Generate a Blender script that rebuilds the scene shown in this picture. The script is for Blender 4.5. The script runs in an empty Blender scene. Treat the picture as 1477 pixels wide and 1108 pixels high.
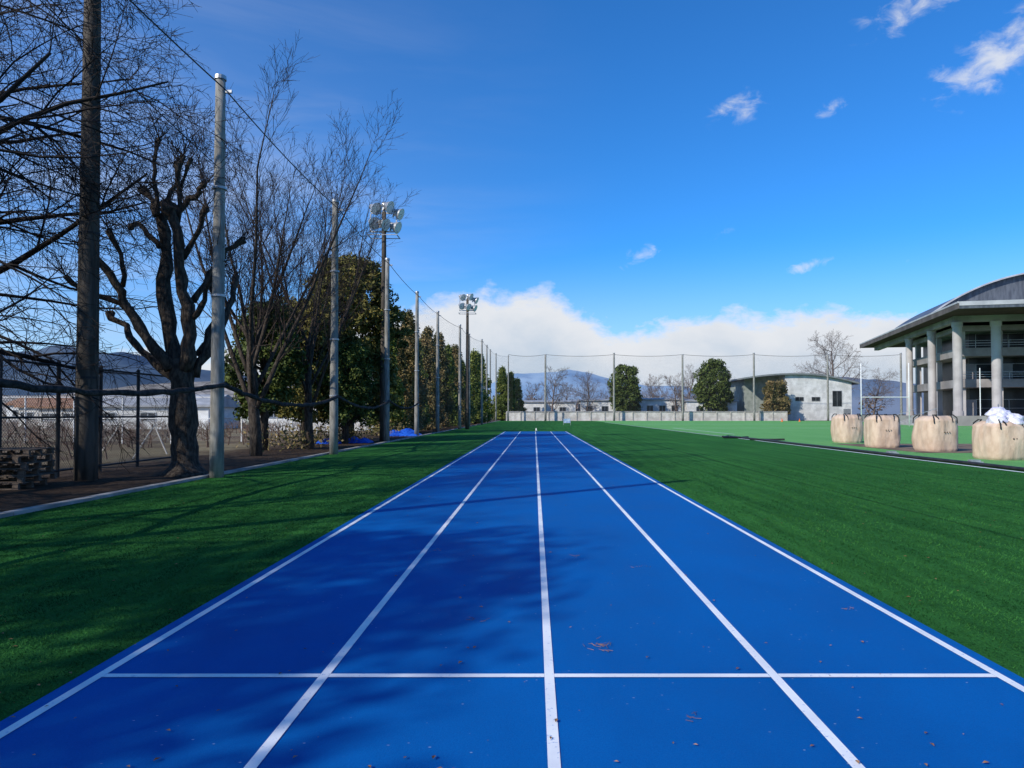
import bpy, math, random
import numpy as np
from mathutils import Vector, noise
random.seed(7); rng=np.random.default_rng(7)
scene=bpy.context.scene; col=scene.collection
R=math.radians
# ---------------------------------------------------------------- helpers
def link(o,parent=None):
    col.objects.link(o)
    if parent is not None: o.parent=parent
    return o
def tag(o,label=None,cat=None,group=None,kind=None):
    if label: o["label"]=label
    if cat: o["category"]=cat
    if group: o["group"]=group
    if kind: o["kind"]=kind
    return o
def empty(name,loc,label,cat,group=None):
    o=bpy.data.objects.new(name,None); o.location=loc; o.empty_display_size=0.3
    link(o); return tag(o,label,cat,group)
class B:
    def __init__(s): s.v=[]; s.f=[]; s.m=[]
    def box(s,x0,x1,y0,y1,z0,z1,m=0):
        n=len(s.v)
        s.v+=[(x0,y0,z0),(x1,y0,z0),(x1,y1,z0),(x0,y1,z0),(x0,y0,z1),(x1,y0,z1),(x1,y1,z1),(x0,y1,z1)]
        for q in ((0,3,2,1),(4,5,6,7),(0,1,5,4),(1,2,6,5),(2,3,7,6),(3,0,4,7)):
            s.f.append(tuple(n+i for i in q)); s.m.append(m)
    def face(s,pts,m=0):
        n=len(s.v); s.v+=[tuple(p) for p in pts]; s.f.append(tuple(range(n,n+len(pts)))); s.m.append(m)
    def tube(s,pts,rad,k=6,cap=True,m=0):
        n0=len(s.v); N=len(pts); ref=None
        for i,p in enumerate(pts):
            a=pts[max(i-1,0)]; b=pts[min(i+1,N-1)]
            t=(Vector(b)-Vector(a)).normalized()
            if ref is None:
                ref=Vector((1,0,0)) if abs(t.x)<0.8 else Vector((0,1,0))
            u=(ref-t*ref.dot(t)).normalized(); w=t.cross(u); ref=u
            r=rad[i] if hasattr(rad,'__len__') else rad
            for j in range(k):
                an=2*math.pi*j/k; c=math.cos(an)*r; d=math.sin(an)*r
                s.v.append((p[0]+u.x*c+w.x*d,p[1]+u.y*c+w.y*d,p[2]+u.z*c+w.z*d))
        for i in range(N-1):
            for j in range(k):
                a=n0+i*k+j; b=n0+i*k+(j+1)%k
                s.f.append((a,b,b+k,a+k)); s.m.append(m)
        if cap:
            s.f.append(tuple(n0+j for j in range(k))[::-1]); s.m.append(m)
            s.f.append(tuple(n0+(N-1)*k+j for j in range(k))); s.m.append(m)
    def obj(s,name,mats,parent=None,loc=(0,0,0),smooth=False):
        me=bpy.data.meshes.new(name); me.from_pydata(s.v,[],s.f)
        if not isinstance(mats,(list,tuple)): mats=[mats]
        for x in mats: me.materials.append(x)
        if len(mats)>1: me.polygons.foreach_set('material_index',s.m)
        if smooth: me.polygons.foreach_set('use_smooth',[True]*len(me.polygons))
        me.update()
        o=bpy.data.objects.new(name,me); o.location=loc
        return link(o,parent)
def boxo(name,mat,parent,*a):
    b=B(); b.box(*a); return b.obj(name,mat,parent)
def copy_thing(o,loc,rz=0,sc=(1,1,1),label=None):
    c=o.copy(); c.location=loc; c.rotation_euler=(0,0,rz); c.scale=sc
    col.objects.link(c)
    if label: c["label"]=label
    for ch in o.children:
        k=ch.copy(); k.parent=c; col.objects.link(k)
        for g in ch.children:
            q=g.copy(); q.parent=k; col.objects.link(q)
    return c
# ---------------------------------------------------------------- node helpers
def inp(nt,n,i,v):
    if v is None: return
    if isinstance(v,(int,float)): n.inputs[i].default_value=v
    elif isinstance(v,(tuple,list)): n.inputs[i].default_value=v
    else: nt.links.new(v,n.inputs[i])
def M(nt,op,a,b=None,c=None):
    n=nt.nodes.new('ShaderNodeMath'); n.operation=op
    for i,v in enumerate((a,b,c)): inp(nt,n,i,v)
    return n.outputs[0]
def mixc(nt,f,a,b):
    n=nt.nodes.new('ShaderNodeMix'); n.data_type='RGBA'
    inp(nt,n,0,f)
    for idx,v in ((6,a),(7,b)):
        if isinstance(v,tuple) and len(v)==3: v=v+(1,)
        inp(nt,n,idx,v)
    return n.outputs[2]
def smooth(nt,v,a,b,lo=0.0,hi=1.0):
    n=nt.nodes.new('ShaderNodeMapRange'); n.interpolation_type='SMOOTHSTEP'
    nt.links.new(v,n.inputs[0]); n.inputs[1].default_value=a; n.inputs[2].default_value=b
    n.inputs[3].default_value=lo; n.inputs[4].default_value=hi
    return n.outputs[0]
def coord(nt,scale=(1,1,1),kind='Object'):
    t=nt.nodes.new('ShaderNodeTexCoord'); m=nt.nodes.new('ShaderNodeMapping')
    m.inputs['Scale'].default_value=scale; nt.links.new(t.outputs[kind],m.inputs[0]); return m.outputs[0]
def nz(nt,vec,scale,detail=4,rough=0.55,dist=0.0):
    n=nt.nodes.new('ShaderNodeTexNoise'); nt.links.new(vec,n.inputs['Vector'])
    n.inputs['Scale'].default_value=scale; n.inputs['Detail'].default_value=detail
    n.inputs['Roughness'].default_value=rough; n.inputs['Distortion'].default_value=dist
    return n.outputs[0]
def newmat(name):
    m=bpy.data.materials.new(name); m.use_nodes=True; nt=m.node_tree
    return m,nt,nt.nodes['Principled BSDF']
def mk(name,c1,c2,scale=3,rough=0.8,bump=0.0,bscale=20,detail=5,vs=(1,1,1),metal=0.0,spec=0.3,lo=0.35,hi=0.65,bdist=0.02):
    m,nt,p=newmat(name); v=coord(nt,vs)
    f=smooth(nt,nz(nt,v,scale,detail),lo,hi)
    nt.links.new(mixc(nt,f,c1,c2),p.inputs['Base Color'])
    p.inputs['Roughness'].default_value=rough; p.inputs['Metallic'].default_value=metal
    p.inputs['Specular IOR Level'].default_value=spec
    if bump>0:
        b=nt.nodes.new('ShaderNodeBump'); b.inputs['Strength'].default_value=bump; b.inputs['Distance'].default_value=bdist
        nt.links.new(nz(nt,v,bscale,4),b.inputs['Height']); nt.links.new(b.outputs[0],p.inputs['Normal'])
    return m
# ---------------------------------------------------------------- materials
m_conc=mk('pole_concrete',(0.17,0.165,0.15),(0.30,0.295,0.27),2.5,0.85,0.3,30,vs=(4,4,0.8))
m_darkpole=mk('dark_pole',(0.045,0.038,0.03),(0.10,0.085,0.07),2.0,0.85,0.3,30,vs=(4,4,0.5))  # shade on the thick pole is put into this dark colour
m_bark=mk('bark',(0.030,0.022,0.017),(0.095,0.075,0.058),6,0.95,1.0,14,vs=(3,3,0.8),bdist=0.04)
m_twig=mk('twig',(0.03,0.02,0.016),(0.06,0.042,0.034),3,0.9)
m_twigdk=mk('twig_dark',(0.012,0.009,0.008),(0.03,0.022,0.018),3,0.9)
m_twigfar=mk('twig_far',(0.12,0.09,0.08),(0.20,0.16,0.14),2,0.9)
m_leaf=mk('leaf_green',(0.028,0.050,0.011),(0.11,0.14,0.03),1.3,0.6,detail=8,spec=0.2)
m_leaf2=mk('leaf_olive',(0.050,0.060,0.013),(0.24,0.20,0.05),0.9,0.65,detail=8,spec=0.2)
m_leaf3=mk('leaf_brown_cypress',(0.075,0.075,0.022),(0.27,0.19,0.08),0.7,0.7,detail=8,spec=0.2)
m_leaf4=mk('leaf_fresh',(0.070,0.10,0.018),(0.21,0.23,0.045),0.7,0.6,detail=8,spec=0.2)
m_steel=mk('galvanised',(0.35,0.36,0.37),(0.5,0.51,0.52),8,0.45,metal=0.6)
m_black=mk('black_paint',(0.015,0.015,0.017),(0.03,0.03,0.03),6,0.5)
m_cable=mk('cable',(0.02,0.02,0.022),(0.04,0.04,0.04),6,0.6)
m_netroll=mk('gathered_net',(0.018,0.014,0.012),(0.06,0.045,0.04),9,0.95,1.0,25,bdist=0.04)
m_white=mk('white_paint',(0.72,0.72,0.70),(0.82,0.82,0.80),5,0.5)
m_wall=mk('white_render',(0.55,0.55,0.53),(0.78,0.78,0.76),0.6,0.85,detail=8)
m_block=mk('block_wall',(0.48,0.45,0.40),(0.70,0.67,0.61),0.8,0.9,detail=8)
m_roofg=mk('grey_roof',(0.26,0.27,0.29),(0.40,0.41,0.43),1,0.6)
m_roofb=mk('brown_roof',(0.22,0.10,0.05),(0.33,0.17,0.09),1,0.7)
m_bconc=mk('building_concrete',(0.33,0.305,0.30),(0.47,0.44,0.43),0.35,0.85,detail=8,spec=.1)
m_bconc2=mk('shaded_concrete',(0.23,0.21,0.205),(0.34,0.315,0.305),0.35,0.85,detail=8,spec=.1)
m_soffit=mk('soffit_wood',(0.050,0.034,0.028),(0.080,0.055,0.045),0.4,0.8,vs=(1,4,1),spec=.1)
m_dark=mk('dark_glass',(0.012,0.014,0.017),(0.03,0.035,0.04),0.5,0.3,spec=0.4)
m_teal=mk('teal_roof',(0.14,0.30,0.30),(0.20,0.38,0.37),0.5,0.4)
m_orange=mk('orange_plastic',(0.7,0.12,0.02),(0.8,0.18,0.03),3,0.5)
m_blue=mk('blue_tarp',(0.01,0.06,0.42),(0.02,0.12,0.6),3,0.4,0.6,8)
m_bag=mk('woven_bag',(0.50,0.36,0.26),(0.64,0.49,0.37),2.5,0.8,0.5,9,detail=6,bdist=0.03,vs=(1.4,1.4,.8))
m_plast=mk('white_plastic',(0.50,0.48,0.64),(0.85,0.85,0.88),6,0.4,0.6,10,bdist=0.04)
m_wood=mk('weathered_wood',(0.06,0.045,0.035),(0.16,0.12,0.09),5,0.9,0.4,20,vs=(1,6,6))
m_kerb=mk('kerb_concrete',(0.20,0.195,0.18),(0.36,0.35,0.33),1.5,0.9,0.4,40,detail=8)
m_leaflit=mk('dry_leaf',(0.14,0.06,0.025),(0.38,0.20,0.09),9,0.8)
m_rib=mk('vault_metal',(0.075,0.085,0.105),(0.13,0.145,0.17),0.5,0.5,metal=.2,vs=(4,.3,1))
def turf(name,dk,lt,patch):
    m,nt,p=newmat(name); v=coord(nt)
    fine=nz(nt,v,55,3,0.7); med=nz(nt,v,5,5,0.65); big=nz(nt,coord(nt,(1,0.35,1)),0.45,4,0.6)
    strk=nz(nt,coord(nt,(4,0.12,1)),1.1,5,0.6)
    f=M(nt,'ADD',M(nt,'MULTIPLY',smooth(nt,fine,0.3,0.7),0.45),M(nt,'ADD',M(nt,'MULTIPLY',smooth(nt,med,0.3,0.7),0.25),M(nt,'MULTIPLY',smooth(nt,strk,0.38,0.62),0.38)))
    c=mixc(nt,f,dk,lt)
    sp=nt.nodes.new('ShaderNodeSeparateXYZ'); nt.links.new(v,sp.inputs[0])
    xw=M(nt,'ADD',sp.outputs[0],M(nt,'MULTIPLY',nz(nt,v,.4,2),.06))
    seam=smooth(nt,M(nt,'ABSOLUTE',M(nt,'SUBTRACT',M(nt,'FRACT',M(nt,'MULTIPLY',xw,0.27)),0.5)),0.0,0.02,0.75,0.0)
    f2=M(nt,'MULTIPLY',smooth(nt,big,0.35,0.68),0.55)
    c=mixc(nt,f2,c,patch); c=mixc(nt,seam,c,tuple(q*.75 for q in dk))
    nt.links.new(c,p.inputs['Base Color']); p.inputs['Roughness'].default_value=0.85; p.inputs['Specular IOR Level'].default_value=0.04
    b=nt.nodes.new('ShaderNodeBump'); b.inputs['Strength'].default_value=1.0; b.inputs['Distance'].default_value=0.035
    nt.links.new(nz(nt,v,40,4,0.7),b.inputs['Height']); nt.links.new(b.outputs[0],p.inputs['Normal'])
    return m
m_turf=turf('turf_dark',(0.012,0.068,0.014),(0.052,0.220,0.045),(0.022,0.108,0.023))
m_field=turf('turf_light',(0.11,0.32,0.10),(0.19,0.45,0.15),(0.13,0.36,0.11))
m_blade=mk('turf_blade',(0.009,0.054,0.012),(0.050,0.185,0.038),2.0,0.8,spec=0.06,detail=8,vs=(2.2,.25,1))
def trackmat():
    m,nt,p=newmat('blue_track'); v=coord(nt)
    big=smooth(nt,nz(nt,coord(nt,(1,0.5,1)),0.9,6,0.6),0.3,0.7)
    c=mixc(nt,big,(0.001,0.094,0.335),(0.0015,0.120,0.41))
    g=smooth(nt,nz(nt,v,160,2,0.6),0.35,0.7)
    c=mixc(nt,M(nt,'MULTIPLY',g,0.35),c,(0.001,0.06,0.25))
    vo=nt.nodes.new('ShaderNodeTexVoronoi'); vo.inputs['Scale'].default_value=9
    nt.links.new(coord(nt,(1,1.6,1)),vo.inputs['Vector'])
    fl=M(nt,'MULTIPLY',smooth(nt,vo.outputs['Distance'],0.04,0.07,1,0),smooth(nt,nz(nt,v,1.2,3),0.44,0.54))
    c=mixc(nt,M(nt,'MULTIPLY',fl,0.65),c,(0.35,0.42,0.55))
    nt.links.new(c,p.inputs['Base Color'])
    nt.links.new(M(nt,'ADD',M(nt,'MULTIPLY',big,0.15),0.6),p.inputs['Roughness']); p.inputs['Specular IOR Level'].default_value=0.06
    b=nt.nodes.new('ShaderNodeBump'); b.inputs['Strength'].default_value=0.35; b.inputs['Distance'].default_value=0.01
    nt.links.new(nz(nt,v,120,4,0.7),b.inputs['Height']); nt.links.new(b.outputs[0],p.inputs['Normal'])
    return m
m_track=trackmat()
def linemat():
    m,nt,p=newmat('line_paint'); v=coord(nt)
    f=smooth(nt,nz(nt,v,35,6,0.75),0.34,0.42)
    f2=smooth(nt,nz(nt,v,2,4),0.3,0.7)
    c=mixc(nt,f2,(0.68,0.70,0.74),(0.84,0.85,0.86))
    nt.links.new(mixc(nt,f,(0.35,0.45,0.66),c),p.inputs['Base Color']); p.inputs['Roughness'].default_value=0.6
    return m
m_line=linemat()
def groundmat():
    m,nt,p=newmat('dry_ground'); v=coord(nt)
    f=smooth(nt,nz(nt,v,0.12,6,0.6),0.4,0.6); g=smooth(nt,nz(nt,v,6,6,0.7),0.35,0.65)
    sp=nt.nodes.new('ShaderNodeSeparateXYZ'); nt.links.new(v,sp.inputs[0])
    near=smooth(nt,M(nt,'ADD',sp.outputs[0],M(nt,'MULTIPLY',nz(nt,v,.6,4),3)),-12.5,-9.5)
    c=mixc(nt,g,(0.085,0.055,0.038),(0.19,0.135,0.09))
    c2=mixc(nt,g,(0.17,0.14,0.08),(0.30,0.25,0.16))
    c3=mixc(nt,g,(0.032,0.021,0.014),(0.09,0.06,0.04))  # near soil: darker brown, with shade put into the colour
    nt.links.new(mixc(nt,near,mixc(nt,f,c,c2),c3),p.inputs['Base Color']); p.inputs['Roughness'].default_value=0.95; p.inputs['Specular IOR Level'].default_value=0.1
    b=nt.nodes.new('ShaderNodeBump'); b.inputs['Strength'].default_value=1; b.inputs['Distance'].default_value=0.08
    nt.links.new(nz(nt,v,12,6,0.7),b.inputs['Height']); nt.links.new(b.outputs[0],p.inputs['Normal'])
    return m
m_ground=groundmat()
def netmat(name,pitch,width,colr,axis=1,diag=True):
    m,nt,p=newmat(name); v=coord(nt)
    sp=nt.nodes.new('ShaderNodeSeparateXYZ'); nt.links.new(v,sp.inputs[0])
    h=sp.outputs[axis]; z=sp.outputs[2]
    if diag: a=M(nt,'ADD',h,z); b=M(nt,'SUBTRACT',h,z)
    else: a=h; b=z
    def ln(q):
        fr=M(nt,'ABSOLUTE',M(nt,'SUBTRACT',M(nt,'FRACT',M(nt,'MULTIPLY',q,1/pitch)),0.5))
        return M(nt,'LESS_THAN',fr,width/pitch/2)
    al=M(nt,'MAXIMUM',ln(a),ln(b))
    nt.links.new(al,p.inputs['Alpha']); p.inputs['Base Color'].default_value=(*colr,1); p.inputs['Roughness'].default_value=0.7
    return m
m_link=netmat('chain_link',0.08,0.012,(0.02,0.02,0.02))
m_link2=netmat('pale_mesh',0.10,0.005,(0.45,0.45,0.43))
m_netL=netmat('net_side',0.10,0.0035,(0.10,0.10,0.11),1,False)
m_netB=netmat('net_back',0.10,0.003,(0.14,0.14,0.15),0,False)
# ---------------------------------------------------------------- ground surfaces
def sheet(name,x0,x1,y0,y1,z,mat,label,cat='ground'):
    b=B(); b.face([(x0,y0,z),(x1,y0,z),(x1,y1,z),(x0,y1,z)]); o=b.obj(name,mat); return tag(o,label,cat,kind='structure')
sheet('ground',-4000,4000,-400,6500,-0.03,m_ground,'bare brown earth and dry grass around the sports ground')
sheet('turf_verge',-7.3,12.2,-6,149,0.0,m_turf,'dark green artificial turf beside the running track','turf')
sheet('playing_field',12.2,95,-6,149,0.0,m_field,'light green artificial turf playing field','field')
sheet('running_track',-2.47,2.63,-6,58,0.004,m_track,'bright blue running track with white lanes','track')
b=B(); z=0.008; w=0.026
for X in (-2.36,-1.14,0.08,1.30,2.52): 
    b.face([(X-w,-6,z),(X+w,-6,z),(X+w,57.9,z),(X-w,57.9,z)])
xs=[-2.36,-1.14,0.08,1.30,2.52]
for a,c in zip(xs[:-1],xs[1:]): b.face([(a+w+.001,3.86,z),(c-w-.001,3.86,z),(c-w-.001,3.91,z),(a+w+.001,3.91,z)])
for a,c in zip(xs[:-1],xs[1:]): b.face([(a+w+.001,53,z),(c-w-.001,53,z),(c-w-.001,53.06,z),(a+w+.001,53.06,z)])
tag(b.obj('lane_markings',m_line),'white painted lane lines on blue track','marking',kind='structure')
b=B()
b.face([(11.85,-6,z),(11.97,-6,z),(11.97,120,z),(11.85,120,z)])
b.face([(14,72,z),(90,72,z),(90,72.25,z),(14,72.25,z)])
b.face([(14,100,z),(90,100,z),(90,100.4,z),(14,100.4,z)])
b.face([(14,50,z),(14.12,50,z),(14.12,71.9,z),(14,71.9,z)])
tag(b.obj('field_markings',m_line),'thin white boundary lines on the turf field','marking',kind='structure')
sheet('soil_patch',14.2,24,26,34,0.006,mk('soil',(0.11,0.075,0.05),(0.22,0.16,0.11),1.5,0.95),'brown bare soil strip beneath the bulk bags','soil')
b=B()
for i in range(80):
    b.box(-7.48,-7.31,-6+i*2,-6+i*2+1.985,-0.03,0.05+0.006*random.random())
tag(b.obj('kerb',m_kerb),'low concrete kerb edging the turf','kerb',kind='structure')
def blades(n):
    d=2.4+24*rng.random(n)**1.9
    side=rng.random(n)<0.45
    x=np.where(side,-7.28+rng.random(n)*4.8,2.64+rng.random(n)*9.1)
    fade=np.clip((26-d)/20,0,1)
    keep=(np.abs(x)<d*0.86+0.6)&(rng.random(n)<fade+.05)
    x=x[keep]; d=d[keep]; fade=fade[keep]; n=len(x)
    an=rng.random(n)*math.pi; wd=0.0012+0.0004*d
    h=(0.008+rng.random(n)*0.013)*(.25+.75*fade)
    lx=rng.normal(0,0.012,n); ly=rng.normal(0,0.012,n)-0.003
    V=np.zeros((n,3,3)); ca=np.cos(an)*wd; sa=np.sin(an)*wd
    V[:,0]=np.stack([x-ca,d-sa,np.full(n,0.0005)],1); V[:,1]=np.stack([x+ca,d+sa,np.full(n,0.0005)],1); V[:,2]=np.stack([x+lx,d+ly,h],1)
    me=bpy.data.meshes.new('turf_blades'); me.vertices.add(n*3); me.vertices.foreach_set('co',V.ravel())
    me.loops.add(n*3); me.loops.foreach_set('vertex_index',np.arange(n*3)); me.polygons.add(n)
    me.polygons.foreach_set('loop_start',np.arange(n)*3); me.update(calc_edges=True); me.materials.append(m_blade)
    o=bpy.data.objects.new('grass',me); link(o); tag(o,'short artificial grass blades of the turf','grass',kind='stuff')
blades(480000)
b=B()
for i in range(480):
    d=2.8+14*random.random()**1.6; x=random.uniform(-0.75*d,0.8*d); x=max(-7,min(11,x))
    if -2.5<x<2.6 and random.random()<0.4: continue
    z0=0.012 if -2.5<x<2.7 else 0.02
    s=random.uniform(0.005,0.020); a=random.random()*6.28
    c,q=math.cos(a)*s,math.sin(a)*s
    b.face([(x-c,d-q,z0),(x+q*.5,d-c*.5,z0+s*.3),(x+c,d+q,z0+.002),(x-q*.5,d+c*.5,z0+s*.35)])
for i in range(22):
    x=0.42+random.gauss(0,0.045); d=4.35+random.gauss(0,0.05); a=random.random()*3.14; L=0.025+0.035*random.random()
    b.tube([(x,d,0.013),(x+math.cos(a)*L,d+math.sin(a)*L,0.016)],[0.0018,0.001],3)
for (x,d) in ((1.02,6.6),(-1.0,7.4),(0.75,3.35),(2.3,5.2),(.4,7.1),(-.4,4.9)):
    for i in range(6):
        a=random.random()*3.14; L=0.035; xx=x+random.gauss(0,.03); dd=d+random.gauss(0,.03)
        b.tube([(xx,dd,0.012),(xx+math.cos(a)*L,dd+math.sin(a)*L,0.014)],[0.0015,0.001],3)
tag(b.obj('fallen_leaves',m_leaflit),'scattered dry brown leaves and twigs','leaves',kind='stuff')
# ---------------------------------------------------------------- poles
def net_pole(x,y,h,r0=0.155,r1=0.10,label='tall grey concrete pole holding the netting beside the kerb',grp='poles of the ball-stop netting',mat=None):
    e=empty('net_pole',(x,y,0),label,'pole',grp)
    b=B(); n=8
    b.tube([(0,0,-0.05+(h+.05)*i/n) for i in range(n+1)],[r0+(r1-r0)*i/n for i in range(n+1)],16); b.obj('shaft',mat or m_conc,e,smooth=True)
    b=B(); b.tube([(0,0,h-0.02),(0,0,h+0.07)],[r1*1.25,r1*1.2],12); b.obj('cap',m_steel,e)
    boxo('bracket',m_steel,e,r1*.8,r1+0.16,-0.03,0.03,h-0.32,h-0.26)
    if y<100:
        for zz in (2.05,h*0.45,h*0.72):
            b=B(); b.tube([(0,0,zz),(0,0,zz+0.05)],[r0*1.04,r0*1.04],14); b.obj('band',m_steel,e)
    return e
LP=[(-7.4,6,9.1),(-7.15,16,9.05),(-7.12,25.2,9.0),(-7.6,36.5,9.4),(-7.8,47,9.5),(-7.65,56,9.5),(-6.95,66,9.7),(-7.2,78,10.2),(-7.05,95,11.4),(-7.4,110,12.1),(-7.8,125,12.8),(-7.6,140,13.4),(-5.5,149,13.8)]
for x,y,h in LP: net_pole(x,y,h,0.155,0.105)
BP=[2.3,16.8,31.3,46.4,62,77.5]
for i,x in enumerate(BP): net_pole(x,150,14.3 if i%2 else 14.0,0.24,0.19,'tall pale post holding the far net behind the field','poles of the far netting')
e=empty('lighting_pole',(-9.9,15.7,0),'thick dark concrete pole in the dirt','pole')
b=B(); b.tube([(0,0,-0.1+13.5*i/10) for i in range(11)],[0.235-0.0085*i for i in range(11)],20); b.obj('shaft',m_darkpole,e,smooth=True)
for zz in (2.2,5.4,7.9):
    b=B(); b.tube([(0,0,zz),(0,0,zz+.05)],[.245-.0065*zz,.245-.0065*zz],16); b.obj('band',m_black,e)
def cat(b,p,q,sag,r,n=10):
    pts=[]
    for i in range(n+1):
        t=i/n; pts.append((p[0]+(q[0]-p[0])*t,p[1]+(q[1]-p[1])*t,p[2]+(q[2]-p[2])*t-sag*4*t*(1-t)))
    b.tube(pts,r,5)
for (a,c) in zip(LP[:-1],LP[1:]):
    b=B(); cat(b,(a[0]+.12,a[1],a[2]-.25),(c[0]+.12,c[1],c[2]-.25),0.12,0.016)
    tag(b.obj('top_cable',m_cable),'black steel cable strung between pole tops','cable','cables between the net poles')
b=B(); cat(b,(-9.9,6,10.5),(-7.15,16,7.0),0.1,0.011)
tag(b.obj('guy_cable',m_cable),'thin dark guy cable running down to a concrete pole','cable')
xs2=[-5.5]+BP
for a,c in zip(xs2[:-1],xs2[1:]):
    b=B(); cat(b,(a,150,14.0),(c,150,14.0),0.35,0.04)
    tag(b.obj('net_head_cable',m_cable),'dark head cable of the far netting','cable','head cables of the far netting')
gp=[(-7.3,2,2.3),(-7.3,6,2.25),(-7.0,16,2.08),(-6.98,25.2,2.05),(-7.45,36.5,2.1),(-7.65,47,2.2)]
for a,c in zip(gp[:-1],gp[1:]):
    b=B(); pts=[];rad=[];n=36
    for i in range(n+1):
        t=i/n; s=0.38*4*t*(1-t)
        pts.append((a[0]+(c[0]-a[0])*t+random.gauss(0,.008),a[1]+(c[1]-a[1])*t,a[2]+(c[2]-a[2])*t-s+random.gauss(0,.012)))
        rad.append(0.042+0.022*random.random())
    b.tube(pts,rad,8)
    tag(b.obj('gathered_net',m_netroll,smooth=True),'dark gathered netting hanging in a swag between poles','net','gathered netting swags')
b=B()
lq=[(p[0],p[1],p[2]) for p in LP[4:]]
for i,a in enumerate(lq): b.v+=[(a[0],a[1],.4),(a[0],a[1],a[2]-.3)]
for i in range(len(lq)-1): b.f.append((2*i,2*i+2,2*i+3,2*i+1)); b.m.append(0)
tag(b.obj('side_netting',m_netL),'thin ball-stop netting hung between side poles','net')
b=B(); b.face([(-5.5,150,0.2),(77.5,150,0.2),(77.5,150,13.7),(-5.5,150,13.7)])
tag(b.obj('back_netting',m_netB),'tall thin ball-stop netting across the far end','net')
# ---------------------------------------------------------------- floodlights
def flood(x,y,h,label):
    e=empty('floodlight_tower',(x,y,0),label,'floodlight','floodlight towers along the track')
    b=B(); b.tube([(0,0,-.05+(h+.05)*i/6) for i in range(7)],[0.2-0.015*i for i in range(7)],14); b.obj('pole',m_darkpole,e,smooth=True)
    b=B()
    b.box(-0.75,0.75,-0.04,0.04,h-1.1,h-1.02); b.box(-0.7,0.7,-0.04,0.04,h-0.1,h-0.02); b.box(-0.05,0.05,-.5,.5,h-.6,h-.53)
    b.box(-0.75,-0.69,-.04,.04,h-1.1,h-.1); b.box(0.64,0.70,-.04,.04,h-1.02,h-.1)
    b.box(-0.8,0.8,-0.45,-0.40,h-1.35,h-1.31); b.box(-0.8,0.8,0.40,0.45,h-1.35,h-1.31)
    b.box(-0.8,-.75,-.4,.4,h-1.35,h-1.31); b.box(.75,.8,-.4,.4,h-1.35,h-1.31)
    b.tube([(0,0,h-.3),(0,0,h+.3)],[.1,.08],8)
    b.obj('mounting_frame',m_steel,e)
    hb=B(); prof=[(-0.38,0.10),(-0.30,0.15),(-0.18,0.16),(-0.12,0.2),(0.02,0.27),(0.14,0.32),(0.17,0.34)]
    hb.tube([(p,0,0) for p,_ in prof],[r for _,r in prof],18,m=0)
    hb.tube([(0.168,0,0),(0.175,0,0)],[0.315,0.315],18,m=1)
    hb.box(-.25,-.18,-.05,.05,-.30,-.14)
    first=None
    for (px,pz,rz,py) in ((-0.5,h+0.22,-35,0),(0.25,h+0.25,-20,-.2),(0.75,h-0.05,-10,.1),(-0.55,h-0.62,-50,-.15),(0.05,h-0.72,-30,-.3),(0.62,h-0.80,-15,0)):
        if first is None:
            o=hb.obj('lamp_head',[m_steel,m_white],e,smooth=False); first=o
        else:
            o=first.copy(); link(o,e)
        o.location=(px,py,pz); o.rotation_euler=(0,R(24),R(rz))
    return e
flood(-8.1,38,12.3,'tall dark floodlight tower with six silver lamp heads')
flood(-6.3,66.5,12.2,'slender floodlight tower with cluster of silver lamps')
# ---------------------------------------------------------------- trees
def rdir(d,ang,az):
    d=d.normalized(); r=Vector((1,0,0)) if abs(d.x)<.8 else Vector((0,1,0))
    u=(r-d*r.dot(d)).normalized(); w=d.cross(u)
    return (d*math.cos(ang)+(u*math.cos(az)+w*math.sin(az))*math.sin(ang)).normalized()
def grow(b0,b1,p,d,L,r,lvl,P,rn):
    seg=P['seg'][lvl]; pts=[p.copy()]; rad=[r]; ds=[d]; wig=P['wig'][lvl]; up=P['up'][lvl]
    rm=P.get('rmin',0.006)
    for i in range(seg):
        d=(d+Vector((rn.gauss(0,wig),rn.gauss(0,wig),rn.gauss(0,wig)+up))).normalized()
        p=p+d*(L/seg); pts.append(p.copy()); ds.append(d); rad.append(max(rm*0.6,r*(1-P['taper'][lvl]*(i+1)/seg)))
    (b0 if lvl<=P['tl'] else b1).tube(pts,rad,(9,6,4,3,3,3)[lvl],cap=lvl<2)
    if lvl<P['max']:
        n=P['n'][lvl]; a0=rn.random()*6.28
        for k in range(n):
            t=P['t0'][lvl]+(1-P['t0'][lvl])*(k+rn.random())/n
            f=min(t*seg,seg-1e-4); i=int(f); q=pts[i].lerp(pts[i+1],f-i); rr=rad[i]+(rad[i+1]-rad[i])*(f-i)
            cd=rdir(ds[i+1],R(P['ang'][lvl]*(0.75+0.5*rn.random())),a0+k*2.4+rn.gauss(0,.3))
            grow(b0,b1,q,cd,L*P['lr'][lvl]*(1.15-0.5*t)*(0.8+0.4*rn.random()),max(rm,rr*P['rr'][lvl]),lvl+1,P,rn)
def bare_tree(name,loc,h,r,seed,P,label,mt=None,mc=None,lean=(0,0,1),group=None):
    e=empty(name,loc,label,'tree',group); rn=random.Random(seed); b0,b1=B(),B()
    grow(b0,b1,Vector((0,0,-0.1)),Vector(lean).normalized(),h,r,0,P,rn)
    b0.obj('trunk',mt or m_bark,e,smooth=True); b1.obj('crown',mc or m_twig,e); return e
PB=dict(seg=[7,6,5,4,3],wig=[.06,.10,.13,.16,.18],up=[.03,.06,.05,.03,.0],taper=[.75,.8,.8,.8,.7],n=[13,8,7,6],t0=[.18,.15,.12,.1],ang=[42,40,38,36],lr=[.52,.50,.48,.5],rr=[.52,.55,.55,.6],tl=1,max=4,rmin=0.0055)
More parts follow.
